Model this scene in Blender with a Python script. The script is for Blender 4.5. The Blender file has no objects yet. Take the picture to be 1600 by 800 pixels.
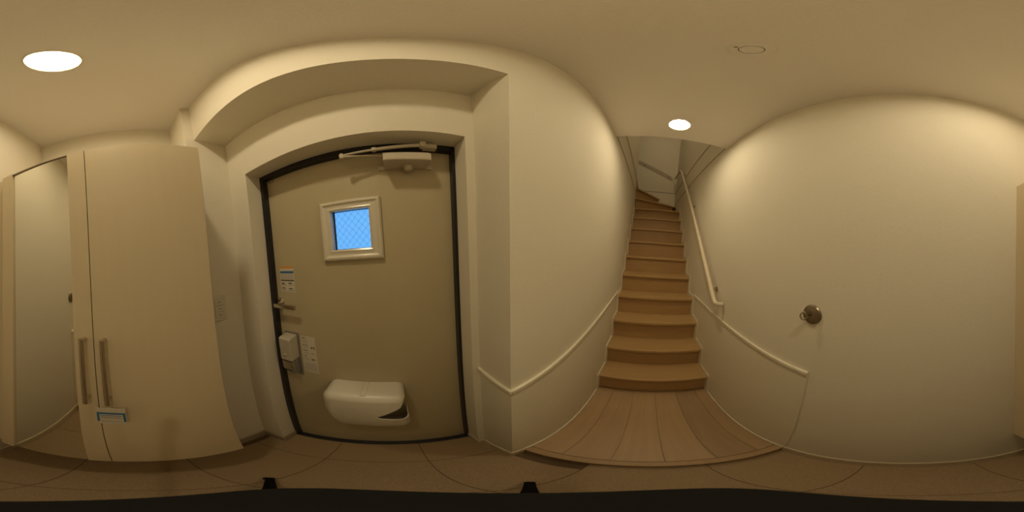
import bpy, bmesh, math, random
from mathutils import Matrix, Vector

random.seed(7)
S = bpy.context.scene
COL = S.collection
# ------------------------------------------------------------------ camera
CAMZ = 1.4603
cam = bpy.data.cameras.new('camera')
cam.type = 'PANO'
try:
    cam.cycles.panorama_type = 'EQUIRECTANGULAR'
    cam.cycles.latitude_min = -math.pi / 2; cam.cycles.latitude_max = math.pi / 2
    cam.cycles.longitude_min = -math.pi; cam.cycles.longitude_max = math.pi
except Exception:
    cam.panorama_type = 'EQUIRECTANGULAR'
cam.clip_start = 0.01; cam.clip_end = 50
camo = bpy.data.objects.new('camera', cam)
COL.objects.link(camo)
RM = ((0.74056009, 0.06499776, -0.66883932),
      (-0.67198074, 0.06636307, -0.7375892),
      (-0.00355542, 0.99567627, 0.09282308))
M4 = Matrix(RM).to_4x4(); M4.translation = (0, 0, CAMZ)
camo.matrix_world = M4
S.camera = camo
# ------------------------------------------------------------------ world (daylight outside the front door)
W = bpy.data.worlds.new('world'); S.world = W; W.use_nodes = True
bg = W.node_tree.nodes['Background']
bg.inputs['Color'].default_value = (0.17, 0.50, 1.0, 1)
bg.inputs['Strength'].default_value = 1.05
# ------------------------------------------------------------------ exposure
S.view_settings.view_transform = 'Standard'
S.view_settings.look = 'None'
S.view_settings.gamma = 1.0
S.view_settings.use_curve_mapping = False
S.view_settings.exposure = 0.0
LAMP = 112.0                      # radiance of the downlight diffusers
LAMP_COL = (1.0, 0.84, 0.56)

# ------------------------------------------------------------------ dimensions
B = -0.5326      # back wall
D1 = 0.2911      # header / stair wall face
D2 = 0.4496      # wall around the front door
D3 = 0.5306      # face of the door frame
XL, XR = -0.6282, 0.2574     # sides of the door alcove
DXL, DXR = -0.511, 0.229     # door opening
ZC = 2.4
ZS = 2.0976      # soffit
ZO = 1.840       # top of the door opening
WF = -0.4216     # cabinet front
ZW, ZWB = 1.8534, 0.3914
WB = -0.8438     # back of cabinet recess
YR = 0.2488
K = 0.3076       # edge of the raised wooden floor
HS = 0.0571
S0, RUN, RISE = 1.1224, 0.2078, 0.2083
KC = 1.188       # end of the ceiling over the stairs
KB = 3.72        # wall at the top of the stairs
PVX = 2.9676     # end of the stair side wall
ZD = 0.952       # dado trim
UP = 5.1         # upstairs ceiling

# ------------------------------------------------------------------ materials
MATS = {}
def principled(name):
    m = bpy.data.materials.new(name); m.use_nodes = True
    nt = m.node_tree; return m, nt, nt.nodes['Principled BSDF']
def mat(name, col, rough=0.6, metal=0.0, var=0.0, vscale=8.0, bump=0.0, bscale=200.0, spec=0.5, stretch=None, rnd=0.0, coat=0.0):
    """procedural surface: base colour, soft tonal variation, fine bump"""
    m, nt, p = principled(name)
    N, L = nt.nodes, nt.links
    p.inputs['Base Color'].default_value = (*col, 1)
    p.inputs['Roughness'].default_value = rough
    p.inputs['Metallic'].default_value = metal
    p.inputs['Specular IOR Level'].default_value = spec
    if coat: p.inputs['Coat Weight'].default_value = coat; p.inputs['Coat Roughness'].default_value = 0.15
    tc = N.new('ShaderNodeTexCoord'); mp = N.new('ShaderNodeMapping')
    L.new(tc.outputs['Object'], mp.inputs['Vector'])
    if stretch: mp.inputs['Scale'].default_value = stretch
    if var or rnd:
        nz = N.new('ShaderNodeTexNoise'); nz.inputs['Scale'].default_value = vscale; nz.inputs['Detail'].default_value = 4
        L.new(mp.outputs['Vector'], nz.inputs['Vector'])
        ma = N.new('ShaderNodeMapRange'); ma.inputs['From Min'].default_value = .3; ma.inputs['From Max'].default_value = .7
        ma.inputs['To Min'].default_value = 1 - var; ma.inputs['To Max'].default_value = 1 + var
        L.new(nz.outputs['Fac'], ma.inputs['Value'])
        v = ma.outputs['Result']
        if rnd:
            oi = N.new('ShaderNodeObjectInfo'); mr = N.new('ShaderNodeMapRange')
            mr.inputs['To Min'].default_value = 1 - rnd; mr.inputs['To Max'].default_value = 1 + rnd
            L.new(oi.outputs['Random'], mr.inputs['Value'])
            mm = N.new('ShaderNodeMath'); mm.operation = 'MULTIPLY'
            L.new(v, mm.inputs[0]); L.new(mr.outputs['Result'], mm.inputs[1]); v = mm.outputs[0]
            ad = N.new('ShaderNodeVectorMath'); ad.operation = 'ADD'
            L.new(mp.outputs['Vector'], ad.inputs[0]); L.new(oi.outputs['Random'], ad.inputs[1]); L.new(ad.outputs[0], nz.inputs['Vector'])
        vm = N.new('ShaderNodeVectorMath'); vm.operation = 'SCALE'
        vm.inputs[0].default_value = col; L.new(v, vm.inputs['Scale'])
        L.new(vm.outputs[0], p.inputs['Base Color'])
    if bump:
        nb = N.new('ShaderNodeTexNoise'); nb.inputs['Scale'].default_value = bscale; nb.inputs['Detail'].default_value = 3
        L.new(tc.outputs['Object'], nb.inputs['Vector'])
        bp = N.new('ShaderNodeBump'); bp.inputs['Strength'].default_value = bump; bp.inputs['Distance'].default_value = 0.002
        L.new(nb.outputs['Fac'], bp.inputs['Height']); L.new(bp.outputs['Normal'], p.inputs['Normal'])
    MATS[name] = m
    return m
def wood(name, col, axis, rnd=0.1, var=0.055, rough=0.45):
    s = [22.0, 22.0, 22.0]; s['XYZ'.index(axis)] = 1.4
    return mat(name, col, rough, var=var, vscale=2.2, stretch=tuple(s), rnd=rnd, bump=0.08, bscale=300)
WALLPAPER = mat('wallpaper', (0.845, 0.785, 0.655), 0.75, var=0.025, vscale=260, bump=0.5, bscale=420, spec=0.25)
CEILPAPER = mat('ceiling_paper', (0.89, 0.84, 0.77), 0.85, var=0.025, vscale=240, bump=0.5, bscale=380, spec=0.2)
TRIMW = mat('white_trim', (0.85, 0.79, 0.64), 0.4, var=0.01, vscale=20)
PANELM = mat('wainscot_panel', (0.835, 0.77, 0.625), 0.55, var=0.015, vscale=40, bump=0.25, bscale=420)
BACKB = mat('back_skirting', (0.66, 0.56, 0.39), 0.5, var=0.02, vscale=30)
STONEB = mat('stone_skirting', (0.40, 0.32, 0.22), 0.6, var=0.1, vscale=60, bump=0.15, bscale=260)
TILE = mat('tile', (0.36, 0.245, 0.125), 0.55, var=0.24, vscale=330, bump=0.2, bscale=500, rnd=0.03)
GROUT = mat('grout', (0.15, 0.095, 0.05), 0.9, var=0.05, vscale=90)
PLANK = wood('plank', (0.44, 0.29, 0.15), 'X', rnd=0.14)
TREAD = wood('tread', (0.48, 0.305, 0.13), 'Y', rnd=0.03)
RISERM = wood('riser', (0.46, 0.285, 0.125), 'Y', rnd=0.03)
EDGEW = wood('wood_edge', (0.42, 0.27, 0.13), 'Y', rnd=0.0)
CABW = mat('cabinet_laminate', (0.73, 0.615, 0.415), 0.42, var=0.012, vscale=5, stretch=(9, 9, 0.7), spec=0.4)
CABBODY = mat('cabinet_body', (0.66, 0.56, 0.40), 0.5, var=0.02, vscale=8)
MIRROR = mat('mirror', (0.87, 0.86, 0.79), 0.0, metal=1.0)
STEEL = mat('brushed_steel', (0.60, 0.54, 0.45), 0.24, metal=1.0, var=0.03, vscale=30)
DKSTEEL = mat('dark_steel', (0.30, 0.25, 0.19), 0.34, metal=1.0, var=0.06, vscale=60)
DOORM = mat('door_paint', (0.52, 0.445, 0.285), 0.38, var=0.02, vscale=12, bump=0.05, bscale=600)
BLACKF = mat('black_frame', (0.012, 0.011, 0.014), 0.4, var=0.1, vscale=20)
GASK = mat('gasket', (0.02, 0.015, 0.05), 0.5, var=0.1, vscale=20)
PLASTIC = mat('cream_plastic', (0.74, 0.69, 0.58), 0.32, var=0.012, vscale=14)
CREAM = mat('cream_frame', (0.72, 0.66, 0.53), 0.25, var=0.012, vscale=14, coat=0.3)
CLOSER = mat('closer_paint', (0.60, 0.53, 0.41), 0.35, var=0.02, vscale=20)
LOCKM = mat('lock_body', (0.53, 0.48, 0.38), 0.4, var=0.02, vscale=20)
GREYP = mat('grey_plastic', (0.20, 0.185, 0.17), 0.3, var=0.05, vscale=30)
PAPER = mat('paper', (0.66, 0.60, 0.48), 0.7, var=0.015, vscale=60)
INKB = mat('ink_blue', (0.05, 0.17, 0.32), 0.6, var=0.03, vscale=60)
INKO = mat('ink_orange', (0.72, 0.32, 0.06), 0.6, var=0.03, vscale=60)
INKK = mat('ink_dark', (0.07, 0.065, 0.06), 0.6, var=0.05, vscale=60)
INKG = mat('ink_grey', (0.34, 0.32, 0.29), 0.6, var=0.03, vscale=60)
RAIL = mat('rail_wood', (0.72, 0.62, 0.46), 0.35, var=0.04, vscale=3, stretch=(1, 14, 14))
STAND = mat('stand_black', (0.007, 0.007, 0.0065), 0.9, spec=0.2, var=0.1, vscale=30)
SHADOWJ = mat('joint_line', (0.38, 0.31, 0.22), 0.8, var=0.03, vscale=30)
WIRE = mat('wire', (0.16, 0.27, 0.42), 0.5, metal=0.6, var=0.02, vscale=40)

def emit(name, col, strength):
    m = bpy.data.materials.new(name); m.use_nodes = True
    nt = m.node_tree; nt.nodes.clear()
    o = nt.nodes.new('ShaderNodeOutputMaterial'); e = nt.nodes.new('ShaderNodeEmission')
    e.inputs['Color'].default_value = (*col, 1); e.inputs['Strength'].default_value = strength
    nt.links.new(e.outputs[0], o.inputs['Surface']); return m
def glass(name):
    m, nt, p = principled(name)
    p.inputs['Base Color'].default_value = (0.9, 0.96, 1, 1)
    p.inputs['Roughness'].default_value = 0.22
    p.inputs['Transmission Weight'].default_value = 1.0
    p.inputs['IOR'].default_value = 1.25
    nz = nt.nodes.new('ShaderNodeTexNoise'); nz.inputs['Scale'].default_value = 160
    tc = nt.nodes.new('ShaderNodeTexCoord'); nt.links.new(tc.outputs['Object'], nz.inputs['Vector'])
    bp = nt.nodes.new('ShaderNodeBump'); bp.inputs['Strength'].default_value = 0.2; bp.inputs['Distance'].default_value = 0.002
    nt.links.new(nz.outputs['Fac'], bp.inputs['Height']); nt.links.new(bp.outputs['Normal'], p.inputs['Normal'])
    return m
GLASS = glass('obscured_glass')
LAMPM = emit('lamp_diffuser', LAMP_COL, LAMP)

# ------------------------------------------------------------------ mesh helpers
def nb(): return bmesh.new()
def add_box(bm, x0, x1, y0, y1, z0, z1):
    m = Matrix.Translation(((x0 + x1) / 2, (y0 + y1) / 2, (z0 + z1) / 2)) @ Matrix.Diagonal((x1 - x0, y1 - y0, z1 - z0, 1))
    bmesh.ops.create_cube(bm, size=1, matrix=m); return bm
def box(*a): return add_box(nb(), *a)
def bevel(bm, w, seg=2):
    bmesh.ops.bevel(bm, geom=bm.edges[:], offset=w, segments=seg, profile=0.5, affect='EDGES', clamp_overlap=True); return bm
def add_prism(bm, pts, axis, a0, a1):
    """extrude polygon pts along axis; pts give the two other coordinates in xyz order"""
    def P(q, a):
        return {'X': (a, q[0], q[1]), 'Y': (q[0], a, q[1]), 'Z': (q[0], q[1], a)}[axis]
    v0 = [bm.verts.new(P(q, a0)) for q in pts]; v1 = [bm.verts.new(P(q, a1)) for q in pts]
    n = len(pts)
    bm.faces.new(v0); bm.faces.new(v1[::-1])
    for i in range(n):
        bm.faces.new((v0[i], v0[(i + 1) % n], v1[(i + 1) % n], v1[i]))
    bmesh.ops.recalc_face_normals(bm, faces=bm.faces[:]); return bm
def prism(*a): return add_prism(nb(), *a)
def add_tube(bm, pts, r, seg=12, r1=None):
    pts = [Vector(p) for p in pts]; rings = []
    n = len(pts)
    for i, p in enumerate(pts):
        t = (pts[min(i + 1, n - 1)] - pts[max(i - 1, 0)]).normalized()
        a = Vector((0, 0, 1)) if abs(t.z) < .9 else Vector((1, 0, 0))
        u = t.cross(a).normalized(); v = t.cross(u).normalized()
        rr = r if r1 is None else r + (r1 - r) * i / (n - 1)
        rings.append([bm.verts.new(p + (u * math.cos(k * 2 * math.pi / seg) + v * math.sin(k * 2 * math.pi / seg)) * rr) for k in range(seg)])
    for a, b in zip(rings, rings[1:]):
        for k in range(seg):
            bm.faces.new((a[k], a[(k + 1) % seg], b[(k + 1) % seg], b[k]))
    bm.faces.new(rings[0]); bm.faces.new(rings[-1][::-1])
    bmesh.ops.recalc_face_normals(bm, faces=bm.faces[:]); return bm
def tube(*a, **k): return add_tube(nb(), *a, **k)
def lathe(prof, c, axis='Z', seg=32, sx=1, sy=1, closed=False):
    """prof: (radius, height) list revolved about axis through c"""
    bm = nb(); rings = []
    for r, hgt in prof:
        ring = []
        for k in range(seg):
            a = 2 * math.pi * k / seg
            u, v = max(r, 1e-5) * math.cos(a) * sx, max(r, 1e-5) * math.sin(a) * sy
            q = {'Z': (u, v, hgt), 'Y': (u, hgt, v), 'X': (hgt, u, v)}[axis]
            ring.append(bm.verts.new((c[0] + q[0], c[1] + q[1], c[2] + q[2])))
        rings.append(ring)
    for a, b in zip(rings, rings[1:] + ([rings[0]] if closed else [])):
        for k in range(seg): bm.faces.new((a[k], a[(k + 1) % seg], b[(k + 1) % seg], b[k]))
    if not closed: bm.faces.new(rings[0]); bm.faces.new(rings[-1][::-1])
    bmesh.ops.remove_doubles(bm, verts=bm.verts[:], dist=1e-6)
    bmesh.ops.recalc_face_normals(bm, faces=bm.faces[:]); return bm
def obj(name, bm, m, parent=None, smooth=False, label=None):
    me = bpy.data.meshes.new(name)
    # origin at the mesh's own centre of base
    xs = [v.co for v in bm.verts]
    o0 = Vector((sum(v.x for v in xs) / len(xs), sum(v.y for v in xs) / len(xs), min(v.z for v in xs)))
    bmesh.ops.translate(bm, verts=bm.verts[:], vec=-o0)
    bm.to_mesh(me); bm.free()
    if smooth:
        for f in me.polygons: f.use_smooth = True
        try: me.set_sharp_from_angle(angle=math.radians(35))
        except Exception: pass
    me.materials.append(m)
    o = bpy.data.objects.new(name, me); COL.objects.link(o)
    if parent:
        o.parent = parent
        pw = Vector((0, 0, 0)); q = parent
        while q: pw += q.location; q = q.parent
        o.location = o0 - pw
    else: o.location = o0
    if label: o['label'] = label
    return o
def tag(o, label, cat, group=None):
    o['label'] = label; o['category'] = cat
    if group: o['group'] = group
    return o
def thing(name, loc, label=None, cat=None, group=None):
    o = bpy.data.objects.new(name, None); COL.objects.link(o); o.location = loc; o.empty_display_size = 0.05
    if label: tag(o, label, cat, group)
    return o
def struct(name, bm, m, parent=None, **k):
    o = obj(name, bm, m, parent, **k)
    if not parent: o['kind'] = 'structure'
    return o
def boolean(o, cutters):
    """bake difference of the cutter bmeshes out of o"""
    for bm in cutters:
        me = bpy.data.meshes.new('cut'); bm.to_mesh(me); bm.free()
        c = bpy.data.objects.new('cut', me); COL.objects.link(c)
        md = o.modifiers.new('b', 'BOOLEAN'); md.operation = 'DIFFERENCE'; md.solver = 'EXACT'; md.object = c
        dg = bpy.context.evaluated_depsgraph_get(); dg.update()
        new = bpy.data.meshes.new_from_object(o.evaluated_get(dg))
        o.modifiers.clear(); o.data = new
        bpy.data.objects.remove(c)
    return o

# ------------------------------------------------------------------ the shell
struct('wall_back', box(-0.95, KB + .1, B - .12, B, -0.1, UP + .1), WALLPAPER)
bm = box(WB - .12, WB, B, YR, -0.1, ZC + .02)
add_box(bm, WB - .12, XL, YR, 0.70, -0.1, ZC + .02)
struct('wall_left', bm, WALLPAPER)
bm = box(XL, XR, D1, 0.62, ZS, ZC + .02)                      # header above the alcove
add_box(bm, XL, XR, D2, 0.62, ZO, ZS)                         # over the door
add_box(bm, XL, DXL, D2, 0.62, -0.1, ZO)
add_box(bm, DXR, XR, D2, 0.62, -0.1, ZO)
struct('wall_front', bm, WALLPAPER)
bm = box(XR, PVX, D1, 0.62, -0.1, UP + .1)                     # wall left of the stairs
struct('wall_stair', bm, WALLPAPER)
bm = box(KB, KB + .1, B, 1.8, -0.1, UP + .1)
add_box(bm, PVX - .1, KB, 1.7, 1.8, -0.1, UP + .1)
add_box(bm, PVX - .1, PVX, .62, 1.7, -0.1, UP + .1)
struct('wall_right', bm, WALLPAPER)
struct('blocking_slab', box(WB - .12, KB + .1, B - .12, 1.8, -0.25, -0.1), GROUT)  # unseen slab added under everything to block world light from below
cl = struct('ceiling', box(WB, KC, B, D1, ZC, 2.735), CEILPAPER)
LIGHTS = [(-0.2543, -0.1155), (0.9993, -0.1200)]
boolean(cl, [lathe([(0.0605, ZC - .05), (0.0605, ZC + .035)], (x, y, 0)) for x, y in LIGHTS])
bm = box(KC - .1, KC, B, D1, 2.735, UP)
add_box(bm, KC - .1, KB, B, D1, UP, UP + .1); add_box(bm, PVX, KB, D1, 1.7, UP, UP + .1)
upc = struct('ceiling_upstairs', bm, CEILPAPER)

# entrance floor: grout bed and one object per tile
fl = struct('floor', box(WB, K + .03, B, D3 + .05, -0.06, -0.002), GROUT)
XJ = [WB, -0.59, -0.29, 0.01, K + .003]; YJ = [B, -0.247, 0.056, 0.356, D3 + .05]
g = .0016
for i in range(4):
    for j in range(4):
        x0, x1, y0, y1 = XJ[i], XJ[i + 1], YJ[j], YJ[j + 1]
        if y1 > D1 and i == 0: continue
        if y1 > D1: x0, x1 = max(x0, XL), min(x1, XR if y0 < D2 else DXR + .03)
        if i == 0 and y1 > YR: y1 = YR
        bm = box(x0 + g, x1 - g, y0 + g, y1 - g, -0.012, 0.0)
        obj('tile', bm, TILE, fl)
# raised wooden floor
wf = struct('wooden_floor', box(K + .012, S0 + .02, B, D1, -0.05, HS - .012), EDGEW)
YP = [D1, 0.165, 0.0125, -0.140, -0.2925, -0.445, B]
for a, b in zip(YP, YP[1:]):
    bm = box(K + .042, S0, b + .0009, a - .0009, HS - .012, HS)
    obj('plank', bm, PLANK, wf)
obj('edge_board', bevel(box(K, K + .0405, B + .001, D1 - .001, HS - .038, HS + .001), .004), EDGEW, wf)
obj('fascia', box(K + .008, K + .012, B, D1, 0.0, HS - .038), EDGEW, wf)

# skirtings, dado trims, joints
def baseboard(name, boxes, m, w=.003):
    bm = nb()
    for b_ in boxes: add_box(bm, *b_)
    return struct(name, bevel(bm, w), m)
bh, bt = .085, .010
baseboard('baseboard_back', [(WB, K - .001, B, B + bt, 0, bh)], BACKB)
baseboard('baseboard_left', [(XL, XL + bt, YR + .001, D2, 0, bh), (XL, DXL, D2 - bt, D2, 0, bh), (DXL - .001, DXL + .006, D2 - bt, D3, 0, bh)], STONEB)
baseboard('baseboard_front', [(XR - bt, XR, D1 - .002, D2, 0, bh), (DXR, XR, D2 - bt, D2, 0, bh), (DXR - .006, DXR + .001, D2 - bt, D3, 0, bh), (XR - bt, K, D1 - bt, D1, 0, bh)], BACKB)
baseboard('baseboard_hall_left', [(K + .001, S0 - .06, D1 - .008, D1, HS + .001, HS + .03)], TRIMW)
baseboard('baseboard_hall_right', [(K + .001, S0 - .06, B, B + .009, HS + .001, HS + .03)], TRIMW)
XE = 1.665
t1 = struct('trim_1', bevel(add_box(box(XR - .010, XE, D1 - .012, D1, ZD - .010, ZD + .010), XR - .012, XR, D1 - .012, D2, ZD - .010, ZD + .010), .004), TRIMW)
t2 = struct('trim_2', bevel(box(.296, XE, B, B + .013, ZD - .010, ZD + .010), .004), TRIMW)
# thin wainscot sheets under the dado trims (their upper corner follows the stairs)
def sheet(x0):
    return [(x0, HS + .028), (S0 - .05, HS + .028), (XE, ZD - .09), (XE, ZD - .009), (x0, ZD - .009)]
obj('wainscot_sheet', prism(sheet(.300), 'Y', B, B + .005), PANELM, t2)
obj('wainscot_sheet', prism(sheet(XR), 'Y', D1 - .002, D1), PANELM, t1)
struct('floor_upstairs', box(PVX + .001, KB - .001, D1, 1.699, HS + RISE * 13 - .2, HS + RISE * 13), TREAD)
# floor-level joint lines running round the stairwell
def joint(name, z, hgt=.012):
    bm = box(KC, KB, B, B + .004, z - hgt / 2, z + hgt / 2)
    add_box(bm, KC, PVX, D1 - .004, D1, z - hgt / 2, z + hgt / 2)
    if z > 2.5: add_box(bm, KB - .004, KB, B, 1.7, z - hgt / 2, z + hgt / 2)
    return struct(name, bm, SHADOWJ)
joint('trim_3', 2.735); joint('trim_4', 2.432, .007)

# ------------------------------------------------------------------ staircase
st = thing('staircase', (S0, (B + D1) / 2, HS), 'steep oak staircase climbing between two cream walls and turning left', 'staircase')
w0, w1 = B + .002, D1 - .002
def ztop(i): return HS + RISE * (i + 1)
for i in range(9):
    xn = S0 - .025 + RUN * i
    obj('tread', bevel(box(xn, xn + RUN + .036, w0, w1, ztop(i) - .028, ztop(i)), .004), TREAD, st)
for i in range(10):
    xr = S0 + .010 + RUN * i
    obj('riser', box(xr, xr + .012, w0, w1, ztop(i) - RISE - (.006 if i else 0), ztop(i) - .027), RISERM, st)
pv = (PVX + .01, w1)
A1 = (3.505, w0); A2 = (KB - .002, -0.185); A3 = (KB - .002, w1)
def off(p, q, d):          # push point along the normal of pv->q by d
    v = Vector((q[0] - pv[0], q[1] - pv[1])).normalized(); n = Vector((v.y, -v.x))
    return (p[0] + n.x * d, p[1] + n.y * d)
obj('tread', prism([(PVX, w1), (PVX, w0), (A1[0] + .03, w0), (pv[0] + .03, w1)], 'Z', ztop(9) - .028, ztop(9)), TREAD, st)
obj('tread', prism([pv, A1, (KB - .002, w0), (KB - .002, A2[1] + .03), (pv[0] + .01, w1)], 'Z', ztop(10) - .028, ztop(10)), TREAD, st)
obj('tread', prism([pv, A2, A3], 'Z', ztop(11) - .028, ztop(11)), TREAD, st)
def wr(a, b, z0, z1):
    v = Vector((b[0] - a[0], b[1] - a[1])).normalized(); n = Vector((-v.y, v.x)) * .02
    e = Vector((-v.y, v.x)) * .032
    q = lambda p, o: (p[0] + o.x, p[1] + o.y)
    return prism([q(a, n), q(b, n), q(b, e), q(a, e)], 'Z', z0, z1)
obj('riser', wr((pv[0] + .02, pv[1] - .02), (A1[0] - .04, A1[1] + .06), ztop(9), ztop(10) - .028), RISERM, st)
obj('riser', wr((pv[0] + .03, pv[1] - .01), (A2[0] - .05, A2[1] + .03), ztop(10), ztop(11) - .028), RISERM, st)
# saw-toothed skirt boards on both walls
def skirt(y0, y1):
    o_ = .040
    up, lo = [], []
    x = S0 - .025
    up.append((x - o_, HS + .001))
    for i in range(10):
        xn = S0 - .025 + RUN * i
        up.append((xn - o_, ztop(i) + o_)); 
        if i < 9: up.append((xn + RUN - o_, ztop(i) + o_))
    xe = S0 - .025 + RUN * 9 + .0
    up.append((xe, ztop(9) + o_))
    lo = [(xe, ztop(8) - .05), (S0 + .1, HS + .001)]
    return prism(up + lo, 'Y', y0, y1)
obj('skirt_board', skirt(B + .0005, B + .008), TRIMW, st)
obj('skirt_board', skirt(D1 - .008, D1 - .0005), TRIMW, st)

# ------------------------------------------------------------------ handrails
def handrail(pts, label, brackets, wall):
    r = thing('handrail', pts[0], label, 'handrail', 'stair handrails')
    obj('rail', tube(pts, .017, 14), RAIL, r, smooth=True)
    for p in brackets:
        p = Vector(p); wv = Vector(wall)
        bm = tube([p - Vector((0, 0, .014)), p + wv * .6 - Vector((0, 0, .03)), p + wv - Vector((0, 0, .03))], .006, 8)
        b_ = obj('bracket', bm, STEEL, r, smooth=True)
        ax = 'Y' if abs(wv.y) > 0 else 'X'
        e = p + wv - Vector((0, 0, .03)); s = -1 if (wv.x + wv.y) > 0 else 1
        obj('bracket_plate', lathe([(.02, 0), (.02, .004 * s), (.012, .006 * s)], e, ax, 16), STEEL, b_)
    return r
ry = -.475
p0, p1 = Vector((1.03, ry, 1.10)), Vector((2.905, ry, 2.955))
q = lambda t: tuple(p0.lerp(p1, t))
handrail([(0.985, B + .012, 1.085), (0.99, ry - .014, 1.085), (1.0, ry, 1.09), tuple(p0), tuple(p1)], 'long pale wooden handrail sloping up the wall right of the stairs', [q(.05), q(.5), q(.95)], (0, B - ry + .001, 0))
handrail([(2.985, ry, 3.0), (3.60, ry, 3.075)], 'short pale handrail near the corner at the top of the stairs', [(3.1, ry, 3.014), (3.5, ry, 3.063)], (0, B - ry + .001, 0))
xr_ = KB - .06
handrail([(xr_, -.425, 3.115), (xr_, .33, 3.54)], 'pale handrail sloping up to the left on the stairwell end wall', [(xr_, -.32, 3.174), (xr_, .20, 3.467)], (.061, 0, 0))

# ------------------------------------------------------------------ shoe cabinet
cb = thing('shoe_cabinet', ((WB + WF) / 2, -.12, ZWB), 'tall wall-hung cream shoe cabinet with a mirrored door', 'cabinet')
YL, YG, YRR = -.4511, -.1235, 0.2038
obj('body', box(WB + .001, WF - .020, YL + .001, YRR - .001, ZWB, ZW), CABBODY, cb)
obj('filler_panel', box(WF - .030, WF - .0155, B + .0005, YL - .001, ZWB, ZW), CABW, cb)
dr = obj('door', bevel(box(WF - .019, WF, YG + .001, YRR, ZWB - .002, ZW), .0012, 1), CABW, cb)
dl = thing('mirror_door', (WF, YL, ZWB)); dl.parent = cb; dl.location = Vector((WF, YL, ZWB)) - cb.location
ym1, ym2 = -.3985, -.1772
bm = box(WF - .019, WF, YL, ym1, ZWB - .002, ZW); add_box(bm, WF - .019, WF, ym2, YG - .001, ZWB - .002, ZW)
add_box(bm, WF - .019, WF - .012, ym1, ym2, ZWB - .002, ZW)
obj('door_panel', bm, CABW, dl)
obj('mirror', prism([(WF - .0118, ym1 + .001), (WF - .0078, ym1 + .001), (WF - .0042, ym2 - .001), (WF - .0118, ym2 - .001)], 'Z', ZWB + .001, ZW - .007), MIRROR, dl, label='tall narrow mirror set in the door')
obj('mirror_edge', box(WF - .0118, WF - .002, ym1, ym2, ZW - .0065, ZW - .003), DKSTEEL, dl)  # dark strip drawn for the gap line along the mirror's top edge
def pull(y, parent):
    x = WF + .032; z0, z1 = 1.015, 1.272
    bm = tube([(WF, y, z1 - .012), (WF + .022, y, z1 - .012), (x, y, z1 - .010)], .0058, 10)
    add_tube(bm, [(WF, y, z0 + .012), (WF + .022, y, z0 + .012), (x, y, z0 + .010)], .0058, 10)
    add_tube(bm, [(x, y, z0), (x, y, z1)], .0068, 12)
    return obj('handle', bm, STEEL, parent, smooth=True, label='slim brushed metal bar handle')
pull(-.146, dl); pull(-.094, dr)
# care tag wrapped on the lower end of the right handle
tg = thing('care_tag', (WF + .04, -.088, .91), 'small white tag with blue border on the cabinet door handle', 'tag')
tx = WF + .0405
obj('card', box(tx - .001, tx, -.120, -.055, .908, 1.006), PAPER, tg)
obj('loop', box(tx - .016, tx - .001, -.101, -.087, .985, .992), PAPER, tg)
bm = box(tx, tx + .0005, -.119, -.056, .972, .982)
add_box(bm, tx, tx + .0005, -.119, -.1135, .925, .972); add_box(bm, tx, tx + .0005, -.0615, -.056, .925, .972)
add_box(bm, tx, tx + .0005, -.112, -.063, .9625, .9655)
obj('blue_print', bm, INKB, tg)
bm = nb()
for z in (.955, .948, .926): add_box(bm, tx, tx + .0005, -.110, -.066, z, z + .003)
obj('text_print', bm, INKG, tg)

# ------------------------------------------------------------------ front door
dz0, dz1 = .012, 1.822
LY = 0.560       # leaf face
dx0, dx1 = DXL + .014, DXR - .006
door = thing('door_1', ((dx0 + dx1) / 2, LY, 0)); door['kind'] = 'structure'
door['label'] = 'khaki steel front door with small glazed pane and black frame'
fr = nb()
add_box(fr, DXL, dx0 + .004, D3, .62, 0, ZO); add_box(fr, dx1 - .004, DXR, D3, .62, 0, ZO)
add_box(fr, dx0, dx1, D3, .62, dz1 - .004, ZO); add_box(fr, dx0, dx1, D3, .62, -.005, dz0 + .004)
obj('door_frame', fr, BLACKF, door, label='black metal door frame')
gx0, gx1, gz0, gz1 = -.206, -.067, 1.456, 1.602
lf = nb()
ly1 = .600
add_box(lf, dx0, gx0, LY, ly1, dz0, dz1); add_box(lf, gx1, dx1, LY, ly1, dz0, dz1)
add_box(lf, gx0, gx1, LY, ly1, dz0, gz0); add_box(lf, gx0, gx1, LY, ly1, gz1, dz1)
bmesh.ops.remove_doubles(lf, verts=lf.verts[:], dist=1e-6)
obj('door_leaf', lf, DOORM, door)
# moulded window frame: four mitred rails
ox0, ox1, oz0, oz1 = -.246, -.028, 1.418, 1.636
prof = [(0, 0), (0, .010), (.006, .016), (.012, .017), (.017, .013), (.022, .012), (.034, .017), (.0395, .014), (.0395, 0)]
wfm = thing('window_frame', (ox0, LY, oz0)); wfm.parent = door; wfm.location = Vector((ox0, LY, oz0)) - door.location
def mitre(c0, c1, inward):
    bm = nb(); v = Vector(c1) - Vector(c0); u = v.normalized(); L_ = v.length
    ends = []
    for e in (0, 1):
        ends.append([])
        for t, hgt in prof:
            base = Vector(c0) + u * (t if e == 0 else L_ - t) + Vector(inward) * t
            ends[e].append(bm.verts.new((base.x, LY - hgt, base.y)))
    n = len(prof)
    for i in range(n): bm.faces.new((ends[0][i], ends[0][(i + 1) % n], ends[1][(i + 1) % n], ends[1][i]))
    bm.faces.new(ends[0]); bm.faces.new(ends[1][::-1])
    bmesh.ops.recalc_face_normals(bm, faces=bm.faces[:]); return bm
c = [(ox0, oz0), (ox1, oz0), (ox1, oz1), (ox0, oz1)]
for a, b, n_ in ((0, 1, (0, 1)), (1, 2, (-1, 0)), (2, 3, (0, -1)), (3, 0, (1, 0))):
    obj('moulding', mitre(c[a], c[b], n_), CREAM, wfm, smooth=True)
ln = nb()
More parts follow.
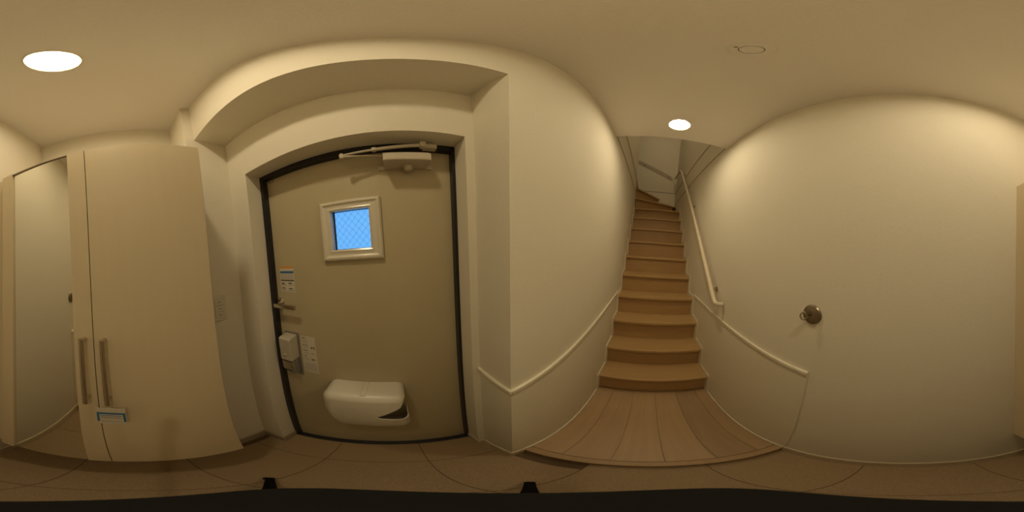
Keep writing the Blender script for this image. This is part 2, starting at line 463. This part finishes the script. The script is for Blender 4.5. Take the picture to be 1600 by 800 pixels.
add_box(ln, gx0 - .001, gx0 + .0015, LY - .012, LY + .022, gz0, gz1); add_box(ln, gx1 - .0015, gx1 + .001, LY - .012, LY + .022, gz0, gz1)
add_box(ln, gx0, gx1, LY - .012, LY + .022, gz1 - .0015, gz1 + .001); add_box(ln, gx0, gx1, LY - .012, LY + .022, gz0 - .001, gz0 + .0015)
obj('reveal_liner', ln, CREAM, door)
gk = nb(); gy0, gy1 = LY + .018, LY + .0225
add_box(gk, gx0, gx0 + .006, gy0, gy1, gz0, gz1); add_box(gk, gx1 - .0015, gx1, gy0, gy1, gz0, gz1)
add_box(gk, gx0, gx1, gy0, gy1, gz1 - .003, gz1); add_box(gk, gx0, gx1, gy0, gy1, gz0, gz0 + .0025)
obj('gasket', gk, GASK, door)
pane = obj('pane', box(gx0, gx1, LY + .022, LY + .028, gz0, gz1), GLASS, door, label='obscured wired glass pane lit by blue daylight')
wm = nb(); cx, cz = (gx0 + gx1) / 2, (gz0 + gz1) / 2
hw, hh = (gx1 - gx0) / 2, (gz1 - gz0) / 2
for s in (1, -1):
    for k in range(-8, 9):
        # line x - s*z*0.9 = k*step, clipped to the pane
        seg = []
        for t in range(0, 201):
            zz = -hh + 2 * hh * t / 200; xx = s * zz * .85 + k * .0245
            if abs(xx) < hw: seg.append((cx + xx, zz + cz))
        if len(seg) > 3: add_tube(wm, [(seg[0][0], LY + .0205, seg[0][1]), (seg[-1][0], LY + .0205, seg[-1][1])], .00033 if s < 0 else .00036, 4)
obj('wire_mesh', wm, WIRE, pane)
# door closer
dc = thing('door_closer', (.07, LY, 1.718)); dc.parent = door; dc.location = Vector((.07, LY, 1.718)) - door.location
obj('closer_body', bevel(prism([(LY, 1.739), (LY, 1.782), (LY - .060, 1.780), (LY - .077, 1.764), (LY - .077, 1.742), (LY - .074, 1.739)], 'X', -.006, .135), .0025), CLOSER, dc)
bm = nb()
for xx in (-.012, .141): add_box(bm, xx - .012, xx + .012, LY - .008, LY, 1.737, 1.752)
obj('mounting_ear', bevel(bm, .002), CLOSER, dc)
obj('knob', lathe([(.004, 1.7195), (.012, 1.7215), (.0155, 1.727), (.0155, 1.740)], (.070, LY - .025, 0), 'Z', 24), CLOSER, dc, smooth=True)
am = thing('closer_arm', (-.128, .50, 1.78)); am.parent = door; am.location = Vector((-.128, .50, 1.78)) - door.location
bm = tube([(-.126, .492, 1.785), (-.02, .496, 1.7945)], .0042, 8); add_tube(bm, [(-.025, .496, 1.794), (.112, .500, 1.812)], .0066, 10)
add_tube(bm, [(-.030, .496, 1.788), (-.030, .496, 1.800)], .008, 10)
obj('main_arm', bm, CLOSER, am, smooth=True)
obj('link_arm', prism([(-.132, .494), (-.128, .486), (.03, .528), (.028, .538)], 'Z', 1.776, 1.781), CLOSER, am)
obj('elbow', lathe([(.007, 1.772), (.008, 1.778), (.008, 1.788), (.005, 1.792)], (-.128, .491, 0), 'Z', 14), CLOSER, am, smooth=True)
bm = bevel(box(.105, .125, .49, .515, 1.803, 1.826), .004); add_box(bm, .118, .160, .505, D3, 1.806, 1.824)
obj('frame_bracket', bm, CLOSER, am)
# lever handle
lv = thing('lever_handle', (-.473, LY, 1.235)); lv.parent = door; lv.location = Vector((-.473, LY, 1.235)) - door.location
obj('rosette', lathe([(.0135, LY), (.0135, LY - .004), (.011, LY - .007)], (-.473, 0, 1.235), 'Y', 24, sy=2.0), STEEL, lv, smooth=True)
obj('spindle', tube([(-.473, LY - .005, 1.238), (-.473, LY - .042, 1.238)], .008, 12), STEEL, lv, smooth=True)
obj('lever', bevel(box(-.482, -.372, LY - .050, LY - .036, 1.227, 1.246), .004), STEEL, lv, smooth=True)
obj('latch_plate', box(dx0 - .002, dx0 + .010, LY - .010, LY, 1.205, 1.268), STEEL, lv)
# digital lock
lk = thing('door_lock', (-.43, LY, .83)); lk.parent = door; lk.location = Vector((-.43, LY, .83)) - door.location
obj('back_plate', box(-.468, -.400, LY - .005, LY, .825, 1.092), GREYP, lk)
obj('lock_case', bevel(prism([(LY - .005, .952), (LY - .005, 1.086), (LY - .052, 1.086), (LY - .062, 1.080), (LY - .060, .956)], 'X', -.463, -.406), .003), LOCKM, lk)
obj('button', lathe([(.0075, LY - .0605), (.0075, LY - .0635), (.005, LY - .065)], (-.438, 0, .992), 'Y', 20), LOCKM, lk, smooth=True)
obj('thumb_turn_cover', bevel(prism([(LY - .005, .845), (LY - .005, .948), (LY - .058, .948), (LY - .055, .895), (LY - .030, .852)], 'X', -.463, -.408), .004), STEEL, lk)
obj('thumb_turn', bevel(box(-.424, -.407, LY - .048, LY - .012, .862, .944), .002), GREYP, lk)
# stickers on the door
sk = thing('notice_sticker', (-.431, LY, 1.292)); sk.parent = door; sk.location = Vector((-.431, LY, 1.292)) - door.location
sx0, sx1 = -.469, -.394
obj('paper', box(sx0, sx1, LY - .0008, LY, 1.292, 1.406), PAPER, sk)
def prints(rects, m, parent, name):
    bm = nb()
    for x0, x1, z0, z1 in rects: add_box(bm, x0, x1, LY - .0013, LY - .0008, z0, z1)
    return obj(name, bm, m, parent)
prints([(sx0, sx1, 1.397, 1.406)], INKO, sk, 'orange_title')
prints([(sx0 + .002, sx1 - .001, 1.375, 1.385)], INKB, sk, 'blue_band')
prints([(sx0 + .004, sx1 - .006, z, z + .002) for z in (1.367, 1.362, 1.356, 1.351)] + [(sx0 + .004, sx0 + .03, z, z + .002) for z in (1.325, 1.319, 1.302, 1.297)] + [(sx0 + .040, sx1 - .004, z, z + .002) for z in (1.322, 1.301, 1.297)], INKG, sk, 'small_print')
prints([(sx0 + .003, sx1 - .001, 1.341, 1.3465), (sx0 + .006, sx0 + .022, 1.327, 1.332), (sx0 + .044, sx0 + .060, 1.3285, 1.3335), (sx0 + .006, sx0 + .024, 1.307, 1.311), (sx0 + .044, sx0 + .062, 1.306, 1.310)], INKK, sk, 'dark_print')
nl = thing('instruction_label', (-.36, LY, .855)); nl.parent = door; nl.location = Vector((-.36, LY, .855)) - door.location
nx0, nx1 = -.391, -.325
obj('paper', box(nx0, nx1, LY - .0008, LY, .856, 1.082), PAPER, nl)
tr = [(nx0 + .006, nx0 + .030, z, z + .002) for z in (1.058, 1.050, 1.043, 1.020, 1.013, .985, .978, .950, .942)]
tr += [(nx0 + .006, nx1 - .006, z, z + .0017) for z in (.917, .910, .903, .896, .889, .882, .875, .868)]
prints(tr, INKG, nl, 'small_print')
prints([(nx0 + .006, nx0 + .022, 1.070, 1.0735), (nx0 + .005, nx0 + .030, 1.030, 1.033), (nx0 + .005, nx0 + .026, .998, 1.001), (nx0 + .005, nx0 + .018, .962, .965),
        (nx0 + .044, nx0 + .060, 1.022, 1.026), (nx0 + .056, nx0 + .060, 1.014, 1.022), (nx0 + .044, nx0 + .048, 1.014, 1.022), (nx0 + .042, nx0 + .054, .984, .987),
        (nx0 + .040, nx0 + .052, .944, .951), (nx0 + .052, nx0 + .062, .946, .9485)], INKK, nl, 'dark_print')
prints([(dx0 + .012, dx0 + .030, 1.806, 1.811), (dx0 + .034, dx0 + .046, 1.8065, 1.8105)], INKK, door, 'maker_mark')
# mail catcher on the lower half of the leaf
mb = thing('mail_catcher', (-.137, LY, .50)); mb.parent = door; mb.location = Vector((-.137, LY, .50)) - door.location
def rounded_shell(x0, x1, y0, y1, z0, z1, r, seg=6):
    bm = box(x0, x1, y0, y1 + 2 * r, z0, z1)
    bmesh.ops.bevel(bm, geom=bm.edges[:], offset=r, segments=seg, profile=0.5, affect='EDGES', clamp_overlap=True)
    bmesh.ops.bisect_plane(bm, geom=bm.verts[:] + bm.edges[:] + bm.faces[:], plane_co=(0, 0, .70), plane_no=(0, 0, 1))
    bmesh.ops.bisect_plane(bm, geom=bm.verts[:] + bm.edges[:] + bm.faces[:], plane_co=(0, 0, .62), plane_no=(0, 0, 1))
    xm = (x0 + x1) / 2
    for v in bm.verts:
        t = max(0.0, (.72 - v.co.z) / .22)
        v.co.y += .028 * t * t * (1 if v.co.y < y1 else 0)
        if v.co.x < xm: v.co.x += .022 * t * t
    return bm
MX0, MX1, MZ0, MZ1, MY = -.276, .004, .480, .838, LY - .112
case = obj('case', rounded_shell(MX0, MX1, MY, LY + .05, MZ0, MZ1, .036), PLASTIC, mb, smooth=True)
def boolw(o, bm):
    """cut with a bmesh given in world coordinates"""
    q_ = Vector((0, 0, 0)); p_ = o
    while p_: q_ += p_.location; p_ = p_.parent
    par_, loc_ = o.parent, o.location.copy()
    o.parent = None; o.location = q_
    bpy.context.view_layer.update()
    boolean(o, [bm])
    o.parent = par_; o.location = loc_
boolw(case, rounded_shell(MX0 + .004, MX1 - .004, MY + .004, LY + .06, MZ0 + .004, MZ1 - .004, .033))
boolw(case, box(MX0 - .1, MX1 + .1, LY, LY + .5, MZ0 - .1, MZ1 + .1))
cut = prism([(-.100, .657), (-.085, .640), (-.04, .630), (.05, .628), (.05, .83), (-.004, .815), (-.018, .760), (-.060, .705)], 'Y', MY - .1, LY + .05)
boolw(case, cut)
for f in case.data.polygons: f.use_smooth = True
try: case.data.set_sharp_from_angle(angle=math.radians(40))
except Exception: pass
obj('latch_channel', bevel(box(-.142, -.123, MY + .018, LY - .004, MZ1 - .004, MZ1 + .004), .002), PLASTIC, mb)

# ------------------------------------------------------------------ small fittings
def downlight(x, y, label):
    t = thing('downlight', (x, y, ZC), label, 'ceiling light', 'ceiling downlights')
    obj('trim_ring', lathe([(.0585, ZC + .030), (.0600, ZC + .030), (.0600, ZC), (.068, ZC), (.068, ZC - .0025), (.0640, ZC - .004), (.0585, ZC - .001)], (x, y, 0), 'Z', 40, closed=True), TRIMW, t, smooth=True)
    obj('diffuser', lathe([(.0585, ZC + .009), (.0585, ZC + .004), (.040, ZC + .002), (.0001, ZC + .0015)], (x, y, 0), 'Z', 40), LAMPM, t, label='glowing white diffuser')
    return t
downlight(*LIGHTS[0], 'round recessed ceiling downlight above the mirrored shoe cabinet')
downlight(*LIGHTS[1], 'round recessed ceiling downlight in front of the stairs')
# unseen lamp added high over the stairs to brighten the upper stairwell
UPL = emit('added_stairwell_lamp_diffuser', LAMP_COL, LAMP * 1.8)
lr = obj('added_stairwell_lamp', lathe([(.075, UP), (.075, UP - .004), (.060, UP - .006)], (1.55, -.1, 0), 'Z', 32), TRIMW, upc)
obj('diffuser', lathe([(.058, UP - .006), (.058, UP - .010), (.03, UP - .012)], (1.55, -.1, 0), 'Z', 32), UPL, lr)

sc = thing('ceiling_sensor', (.300, -.114, ZC), 'flush round ceiling sensor cover between the two downlights', 'sensor')
obj('base_ring', lathe([(.047, ZC), (.046, ZC - .0025), (.030, ZC - .006), (.0255, ZC - .006), (.0255, ZC)], (.300, -.114, 0), 'Z', 40, closed=True), CEILPAPER, sc, smooth=True)
obj('groove', lathe([(.0255, ZC), (.0255, ZC - .0012)], (.300, -.114, 0), 'Z', 32), SHADOWJ, sc)
obj('cover', lathe([(.0222, ZC - .001), (.0232, ZC - .0062), (.021, ZC - .0072)], (.300, -.114, 0), 'Z', 36), CEILPAPER, sc, smooth=True)
obj('indicator_slot', bevel(box(.298, .306, -.086, -.078, ZC - .0065, ZC - .002), .001), SHADOWJ, sc)

hk = thing('wall_hook', (.311, B, 1.246), 'round dark metal hook with a small ring on the blank wall', 'hook')
obj('plate', lathe([(.040, B), (.040, B + .004), (.037, B + .008), (.024, B + .012), (.008, B + .0135)], (.311, 0, 1.245), 'Y', 36), DKSTEEL, hk, smooth=True)
obj('stem', tube([(.313, B + .010, 1.247), (.318, B + .034, 1.252)], .0065, 12), DKSTEEL, hk, smooth=True)
ringp = []
for k in range(25):
    a = 2 * math.pi * k / 24
    ringp.append((.328 + .010 * math.cos(a), B + .034 + .006 * math.cos(a), 1.243 + .0155 * math.sin(a)))
obj('ring', tube(ringp, .0032, 8), STEEL, hk, smooth=True)

sp = thing('wall_switch', (XL, .327, 1.24), 'cream rectangular light switch plate between cabinet and front door', 'switch')
obj('plate', bevel(box(XL, XL + .007, .293, .361, 1.185, 1.305), .003), PLASTIC, sp)
for k in range(3):
    z = 1.2025 + .029 * k
    r_ = obj('rocker', bevel(box(XL + .006, XL + .010, .306, .348, z, z + .0275), .0015), PLASTIC, sp)
    obj('indicator_mark', box(XL + .010, XL + .0104, .321, .333, z + .0125, z + .0150), INKK, r_)

# ------------------------------------------------------------------ black camera stand under the viewpoint
ax = Vector((-0.06499776, -0.06636307, -0.99567627))
C0 = Vector((0, 0, CAMZ))
sd = thing('camera_stand', (-.09, -.09, 0), 'black slim camera stand with splayed feet on the entrance tiles', 'camera stand')
rt = Vector(RM[0][:1] + RM[1][:1] + RM[2][:1]); fw = -Vector((RM[0][2], RM[1][2], RM[2][2]))
def stand_disc(L0, L1, a, b, shift):
    bm = nb(); rings = []
    for L_, s in ((L0, .93), (L0 + .006, 1), (L1 - .006, 1), (L1, .93)):
        c_ = C0 + ax * L_ + fw * shift
        rings.append([bm.verts.new(c_ + (rt * math.cos(t) * a + fw * math.sin(t) * b) * s) for t in [2 * math.pi * k / 40 for k in range(40)]])
    for p_, q_ in zip(rings, rings[1:]):
        for k in range(40): bm.faces.new((p_[k], p_[(k + 1) % 40], q_[(k + 1) % 40], q_[k]))
    bm.faces.new(rings[0]); bm.faces.new(rings[-1][::-1]); bmesh.ops.recalc_face_normals(bm, faces=bm.faces[:]); return bm
obj('mount_head', stand_disc(.15, .24, .0225, .0142, .004), STAND, sd, smooth=True)
foot_c = C0 + ax * (CAMZ / -ax.z)
hub = C0 + ax * 1.25
obj('pole', tube([tuple(C0 + ax * .22), tuple(hub)], .011, 12), STAND, sd, smooth=True)
obj('hub', tube([tuple(C0 + ax * 1.21), tuple(C0 + ax * 1.33)], .022, 14), STAND, sd, smooth=True)
for fx, fy in ((.100, .076), (-.300, .125), (-.100, -.150)):
    leg = obj('leg', tube([tuple(hub), (fx, fy, .016)], .011, 10, r1=.009), STAND, sd, smooth=True)
    obj('rubber_foot', tube([(fx - .006, fy - .006, .020), (fx + .003, fy + .003, .0095)], .0095, 10), STAND, leg, smooth=True)
